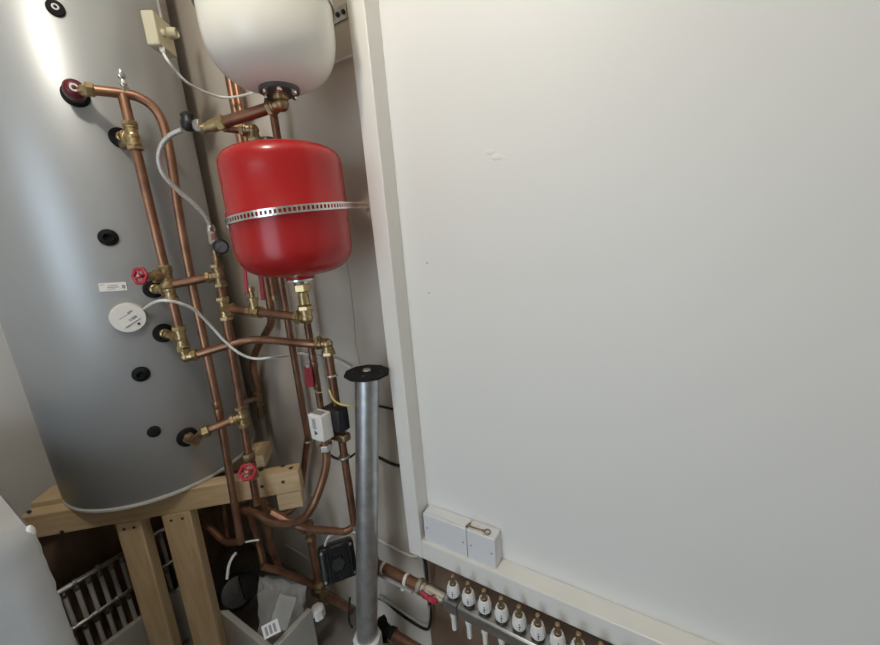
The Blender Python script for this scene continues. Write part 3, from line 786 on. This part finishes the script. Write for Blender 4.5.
# clear plastic bag with fittings in
def bag():
    tl,tr,br_,bl_ = rg(258,574,1.33), rg(306,585,1.25), rg(302,632,1.22), rg(258,640,1.25)
    nu, nv = 26, 30; b = MB(); nrm = ((tr-tl).cross(bl_-tl)).normalized()
    if nrm.dot(CAM-tl) < 0: nrm = -nrm
    for side in (1,-1):
        i0 = len(b.v)
        for j in range(nv+1):
            for i in range(nu+1):
                s=i/nu; t=j/nv
                p = tl.lerp(tr,s).lerp(bl_.lerp(br_,s), t)
                bul = (math.sin(math.pi*s)*math.sin(math.pi*min(1,t*.9+.05)))**.6
                nz = noise.noise(V((s*4+side*3,t*4,1)))*.016 + abs(noise.noise(V((s*9,t*9,side*5))))*.012
                e = noise.noise(V((s*6,t*6,9)))*.006
                b.v.append(p + nrm*side*(bul*.034+nz*1.6*bul) + (tr-tl)*(.10*noise.noise(V((s*2,t*5,4)))) + (tl-bl_)*(.09*noise.noise(V((s*5,t*2,7)))) + V((e,0,e)))
        for j in range(nv):
            for i in range(nu):
                a = i0+j*(nu+1)+i; b.f.append((a,a+1,a+nu+2,a+nu+1)); b.sm.append(True)
    o = b.build('plastic_bag', 'clear')
    tag(o, 'crumpled clear plastic bag with a printed label in the pit', 'bag')
    c = rg(271,629,1.17); uu = (tr-tl).normalized(); vv = nrm.cross(uu)
    uu2 = (uu*.8+vv*.6).normalized(); vv2 = nrm.cross(uu2)
    lb = MB().box(c, uu2*.026, vv2*.02, nrm*.0006).build('bag_label', 'paper', o)
    q = MB()
    for k in range(3): q.box(c+uu2*(-.014+.013*k)+nrm*.001, uu2*.004, vv2*.013, nrm*.0004)
    q.build('printing', 'greyink', lb)
    c3 = rg(283,612,1.25)
    MB().box(c3, uu*.030, vv*.05, nrm*.003).build('card_insert', 'trim', o)
    return o
bag()

# ------------------------------------------------------------------ manifold on the right
YM = .752
mp0 = aY(442,601,YM-.022); zt_m = 1.5-1.338*YM
hx = [aY(a,b_,YM) for a,b_ in ((453.5,592),(538,632.7))]
x0 = hx[0].x; dx = (hx[1].x-hx[0].x)/5
zc = (hx[0].z+hx[1].z)/2
man = empty('manifold', V((x0,YM,zc-.05)), 'steel heating manifold with a row of white capped valves under white ledge', 'manifold')
MB().abox(x0-.028, x0+dx*11, YM-.026, YM+.026, zc-.055, zc-.014).build('rail', 'steel', man, bevel=.006)
MB().abox(x0+.022, x0+.0245, YM-.0275, YM+.0275, zc-.0565, zc-.0125).build('end_joint', 'ink', man)
for k in range(11):
    xk = x0+dx*k; p = V((xk,YM,zc-.014))
    vb = MB().lathe(p, Z, [(0,.017),(.008,.018),(.010,.016)], 24).build('valve_seat', 'black', man)
    cp = MB().lathe(p+Z*.010, Z, [(0,.0180),(.004,.0190),(.018,.0178),(.034,.0135),(.035,.0115),(.028,.0095),(.028,.001)], 24).build('valve_cap', 'white', vb)
    bars = MB()
    for q in range(14):
        a = q*2*math.pi/14; d = V((math.cos(a),math.sin(a),0))
        bars.tube([p+Z*.014+d*.0190, p+Z*.028+d*.0178, p+Z*.043+d*.0137], .0010, 5)
    bars.build('grip_ribs', 'white', vb)
    MB().lathe(p+Z*.0382, Z, [(0,.0085),(.010,.0075),(.011,.006),(.020,.006),(.021,.0072),(.034,.0062),(.036,.003)], 14).build('valve_stem', 'old_brass', vb)
    tm = MB(); dq = V((.35,-.94,0)); tq = V((.94,.35,0))
    for q in range(3): tm.box(p+dq*.0187+Z*(.019+.006*q)-dq*.0012*q, tq*(.0012 if q!=1 else .003), dq*.001, Z*.0018)
    tm.build('printed_mark', 'ink', cp)
    ot = MB().lathe(V((xk+.004,YM-.016,zc-.055)), -Z, [(0,.010),(.012,.010),(.013,.0075),(.06,.0075)], 14).build('outlet', 'white', man)
# insulated feed pipe
f0 = aY(374,563,YM); f1 = aY(420,586,YM); zf = (f0.z+f1.z)/2
fp = pipe([V((f0.x-.02,YM,zf)), V((f1.x,YM,zf))], .0165, 'fat copper feed pipe with white clips leading to the manifold', m='dark_copper', n=24)
for px in ((384,569),(407,580)):
    q = aY(*px, YM); MB().lathe(V((q.x-.005,YM,zf)), X, [(0,.0175),(.001,.0195),(.009,.0195),(.010,.0175)], 32).build('pipe_clip', 'white', fp)
q = aY(401,588,YM-.02); MB().sphere(V((q.x,YM-.012,zf-.03)), .008).build('clip_knob','white',fp)
MB().abox(f0.x+.01, f1.x-.02, YM-.018, YM+.004, zf-.0235, zf-.0162).build('insulation_strip', 'trim', fp)
MB().nut(V((f0.x-.012,YM,zf)), X, .028, .026).build('compression_nut', 'old_brass', fp)
# ball valve with red handle
bv = empty('ball_valve', V((f1.x,YM,zf)), 'brass ball valve with red butterfly handle feeding the manifold', 'valve')
MB().lathe(V((f1.x-.006,YM,zf)), X, [(0,.018),(.004,.024),(.016,.024),(.018,.017),(.022,.017),(.024,.021),(.030,.021),(.032,.018),(.038,.018),(.040,.021),(max(.055, x0-.028-f1.x+.006),.018)], 16).build('valve_body', 'nickel', bv)
hc = aY(429,598,YM-.045); 
b = MB(); b.tube(smooth([hc-X*.028+Z*.012, hc-X*.012+Z*.003, hc, hc+X*.012-Z*.001, hc+X*.028+Z*.004],4), [.006]*4+[.0075]*4+[.009]*4+[.0075]*4+[.006], 12)
b.box(hc+Z*.0, X*.024, Y*.004, Z*.008)
b.build('butterfly_handle', 'redwheel', bv, bevel=.001)
MB().cyl(V((hc.x,YM,zf)), hc, .006).build('spindle', 'chrome', bv)
# lower return pipe elbow on the right of the post
l0 = aY(386,629,.74); l1 = aY(412,645,.74)
lp = pipe([l0, V((l1.x,.74,l0.z)), V((l1.x+.12,.74,l0.z))], .014, 'copper return pipe low down right of the galvanised post', m='dark_copper')
fitting(lp, 'elbow_fitting', l0, [X, Z*.5-X*.4, -Z], .042, .019, 'blackmatt')
MB().nut(aY(393.5,635.5,.74)*1.0, X, .025, .02).build('compression_nut', 'old_brass', lp)

# ------------------------------------------------------------------ small manifold on the left wall
LX = -1.80
for nm, (pa_, pb_), lab_, n_, y0_ in (('rail', ((59.5,589),(121,556.6)), 'upper chrome manifold rail on left wall behind the pine leg', 8, 0.0),
                          ('rail', ((73.5,625.5),(134,589.2)), 'lower chrome manifold rail on left wall behind the pine leg', 8, 0.02)):
    a = aX(*pa_,LX); b_ = aX(*pb_,LX); z = (a.z+b_.z)/2
    mo = empty('manifold', V((LX,a.y,z)), lab_, 'manifold')
    MB().cyl(V((LX,a.y-.06,z)), V((LX,.60,z)), .0125, 24).build('rail', 'chrome', mo)
    for k in range(13):
        y = a.y-.03+y0_+.034*k
        if k % 2 == 0 and k < 6: MB().lathe(V((LX,y+.0,z)), Y, [(-.006,.0128),(-.005,.0148),(.005,.0148),(.006,.0128)], 24).build('joint_ring', 'steel', mo)
        pp = tag(MB().cyl(V((LX+.002,y,z-.028)), V((LX+.002,y,0 if z < .33 else z-.17)), .0075, 12).build('plastic_pipe','white'), 'white plastic heating pipe dropping from the %s' % lab_.split(' on ')[0], 'pipe', 'heating pipes below the %s' % lab_.split(' on ')[0])
        MB().lathe(V((LX+.002,y,z-.010)), -Z, [(0,.007),(.004,.0095),(.018,.0095),(.022,.008)], 12).build('connector_nut', 'steel', mo)
# pine rail on the left wall above it and sloping brace
struct(MB().abox(-1.878,-1.835,-.25,.85,.58,.64).build('trim_6','board'))
br0 = aX(96,552,-1.78); br1 = aX(118,575,-1.78)

# ------------------------------------------------------------------ pattress boxes and key on the ledge
yb = .80
b0 = aY(422.3,511.6,yb); b1 = aY(465.9,530,yb); b2 = aY(494.6,541.6,yb)
bx0 = max(b0.x, STX1+.001); zb1 = (b0.z+b1.z+b2.z)/3
for nm,(xa,xb),lb in (('double',(bx0,b1.x-.0008),'wide white blank socket box on the ledge against the frame'),('single',(b1.x+.0008,b2.x),'narrow white blank socket box at the right end of pair on the ledge')):
    o = empty('socket_box', V(((xa+xb)/2,(yb+PNY)/2,LZ1)), lb, 'socket box')
    MB().abox(xa,xb,yb+.009,PNY,LZ1,zb1).build('back_box','socket',o,bevel=.003)
    pl_ = MB().abox(xa,xb,yb,yb+.0085,LZ1,zb1).build('blank_plate','socket',o,bevel=.0025)
    for xs in (xa+.012, xb-.012):
        MB().lathe(V((xs,yb+.0005,(LZ1+zb1)/2)), -Y, [(0,.0032),(.0008,.003),(.0009,.0003)], 14).build('screw','greyink',pl_)
ka = aZ(466.5,525,zb1+.004); kb_ = aZ(486,531.3,zb1+.004); kd = (kb_-ka).normalized(); ks = kd.cross(Z)
key = MB()
key.tube([ka, kb_-kd*.006], .0022, 10)
key.torus(kb_+kd*.004, (Z*1.0), .0085, .002, 24, 8)
key.box(ka+kd*.006-ks*.005, kd*.004, ks*.006, Z*.0012)
key.box(ka+kd*.001+ks*.004, kd*.002, ks*.003, Z*.0012)
key.lathe(kb_-kd*.012, kd, [(0,.0022),(.001,.0036),(.003,.0036),(.004,.0022)], 12)
tag(key.build('key','old_brass'), 'old brass key lying on top of the white socket boxes', 'key')

# ------------------------------------------------------------------ cables
tbz = cc+ex*wx*.6-ed*wd*.5-Z*(hz+.010)
cable([tbz, rg(168,61,1.32), rg(177,72.5,1.34), rg(188,83,1.36), rg(205,92,1.40), aY(226.5,97.5,.78), aY(254,92.5,.80), aY(290,78,.845), aY(331,64,.852), aY(352,56,.852), aY(356,55,.852)], .0035, 'white cable from the thermostat box drooping behind white vessel')
cable([c_ for c_ in (tk(144,309,.008), rg(153,303,1.25), rg(164,300.5,1.16), rg(179,303,1.16), rg(194,309.5,1.18), rg(209,324,1.21), rg(224,340.5,1.22), rg(239,353,1.22), rg(254,358.5,1.22), rg(272,357.5,1.20), aY(285,356,.78), aY(301,353.5,.84), aY(320,357,.845), aY(338,361,.845), aY(350,367,.845))], .0038, 'white cable arching from the round sensor across to the wall')
cable([aY(329,390,.665), aY(333,399,.66), aY(338.6,403.5,.665), aY(346,405.5,.675), aY(354,405.8,.70), aY(360,405,.75)], .0028, 'yellow earth cable looping above the white actuator', 'yellow')
cable([aY(313,388,.78), aY(317,392.5,.77), aY(324,391.5,.77)], .0022, 'short pale looped wire below wide red lever', 'beige')
cable([aY(329,454,.70), aY(335,458,.70), aY(342,459,.71), aY(350,457,.74), aY(356,453,.78), aY(360,452,.80)], .004, 'black cable tied beneath the white actuator', 'black')
cable([aY(374,455,WY-.006), aY(381,458.5,WY-.006), aY(390,463,WY-.006), aY(399,466,WY-.006)], .005, 'black cable crossing the wall right of the post, lower of two', 'black')
cable([aY(374,405,WY-.006), aY(383,407,WY-.006), aY(394,409.5,WY-.006)], .004, 'black cable crossing the wall right of the post, upper of two', 'black')
cable([aY(376,538,WY-.005), aY(388,545,WY-.005), aY(402,552,WY-.005), aY(411,556,WY-.005), aY(418,556.5,WY-.005)], .0042, 'thin white cable on the wall ending under the white frame')
cable([aY(286,545,WY-.005), aY(297,551.5,WY-.005), aY(307,558,WY-.005), aY(318,566,WY-.005)], .004, 'thin white cable on the wall left of black finned pump')
cable([aY(421,553,.80), aY(425,561,.80), aY(426.5,572,.81), aY(428,590,.83), aY(430.5,612,.84), aY(429.5,626,.84), aY(425,629,.84), aY(412,622,.84), aY(398,612,.845), aY(385,601,.845), aY(377,597,.845)], .0052, 'black cable hanging from white frame and looping back along the wall', 'black')
cable([aY(429,606,.828), aY(428.5,620,.828), aY(424,623,.828), aY(410,616.5,.828), aY(396,607.5,.83), aY(384,600,.835), aY(378,596.5,.835)], .0036, 'grey cable running along the top of black looping cable', 'trim')
cable([aY(325,545,.68), aY(328,537.5,.67), aY(335,533,.67), aY(345,531.5,.68), aY(356,532,.70), aY(362,534,.74)], .0045, 'white cable arching over the black finned pump')
cable([rg(227,579,1.29), rg(228.5,567,1.30), rg(232,558,1.30), rg(236,553,1.31)], .0045, 'white cable rising from the black round pump in the pit')
cable([rg(246,542,1.27), rg(254,540.5,1.25), rg(259,540,1.24)], .003, 'short pale cable between the dark pipes under the tank', 'white')
cable([aY(350,597,.70), aY(349,609,.68), aY(349,620,.66), aY(352,627,.64)], .004, 'thin black cable hanging left of the galvanised post foot', 'black')

# ------------------------------------------------------------------ lamp, daylight, camera
ld = bpy.data.lights.new('ceiling_lamp', 'POINT'); ld.energy = 27; ld.color = (1.0,.93,.82); ld.shadow_soft_size = .05
lo_ = bpy.data.objects.new('ceiling_lamp', ld); COL.objects.link(lo_); lo_.location = (-.47,-.05,2.48)
w = bpy.data.worlds.new('World'); SC.world = w; w.use_nodes = True
bg = w.node_tree.nodes['Background']; bg.inputs['Color'].default_value = (.70,.84,1.0,1); bg.inputs['Strength'].default_value = 3.6
cam = bpy.data.cameras.new('camera'); co = bpy.data.objects.new('camera', cam); COL.objects.link(co)
cam.sensor_width = 36; cam.lens = FPX/880*36; cam.clip_start = .01
rx = V((RX.x, RY.x, RZ.x)); ry = -V((RX.y, RY.y, RZ.y)); rz = -V((RX.z, RY.z, RZ.z))
m4 = Matrix((rx,ry,rz)).transposed().to_4x4(); m4.translation = CAM
co.matrix_world = m4
SC.camera = co
SC.view_settings.view_transform = 'Standard'; SC.view_settings.look = 'None'; SC.view_settings.gamma = 1; SC.view_settings.use_curve_mapping = False
SC.view_settings.exposure = -0.27
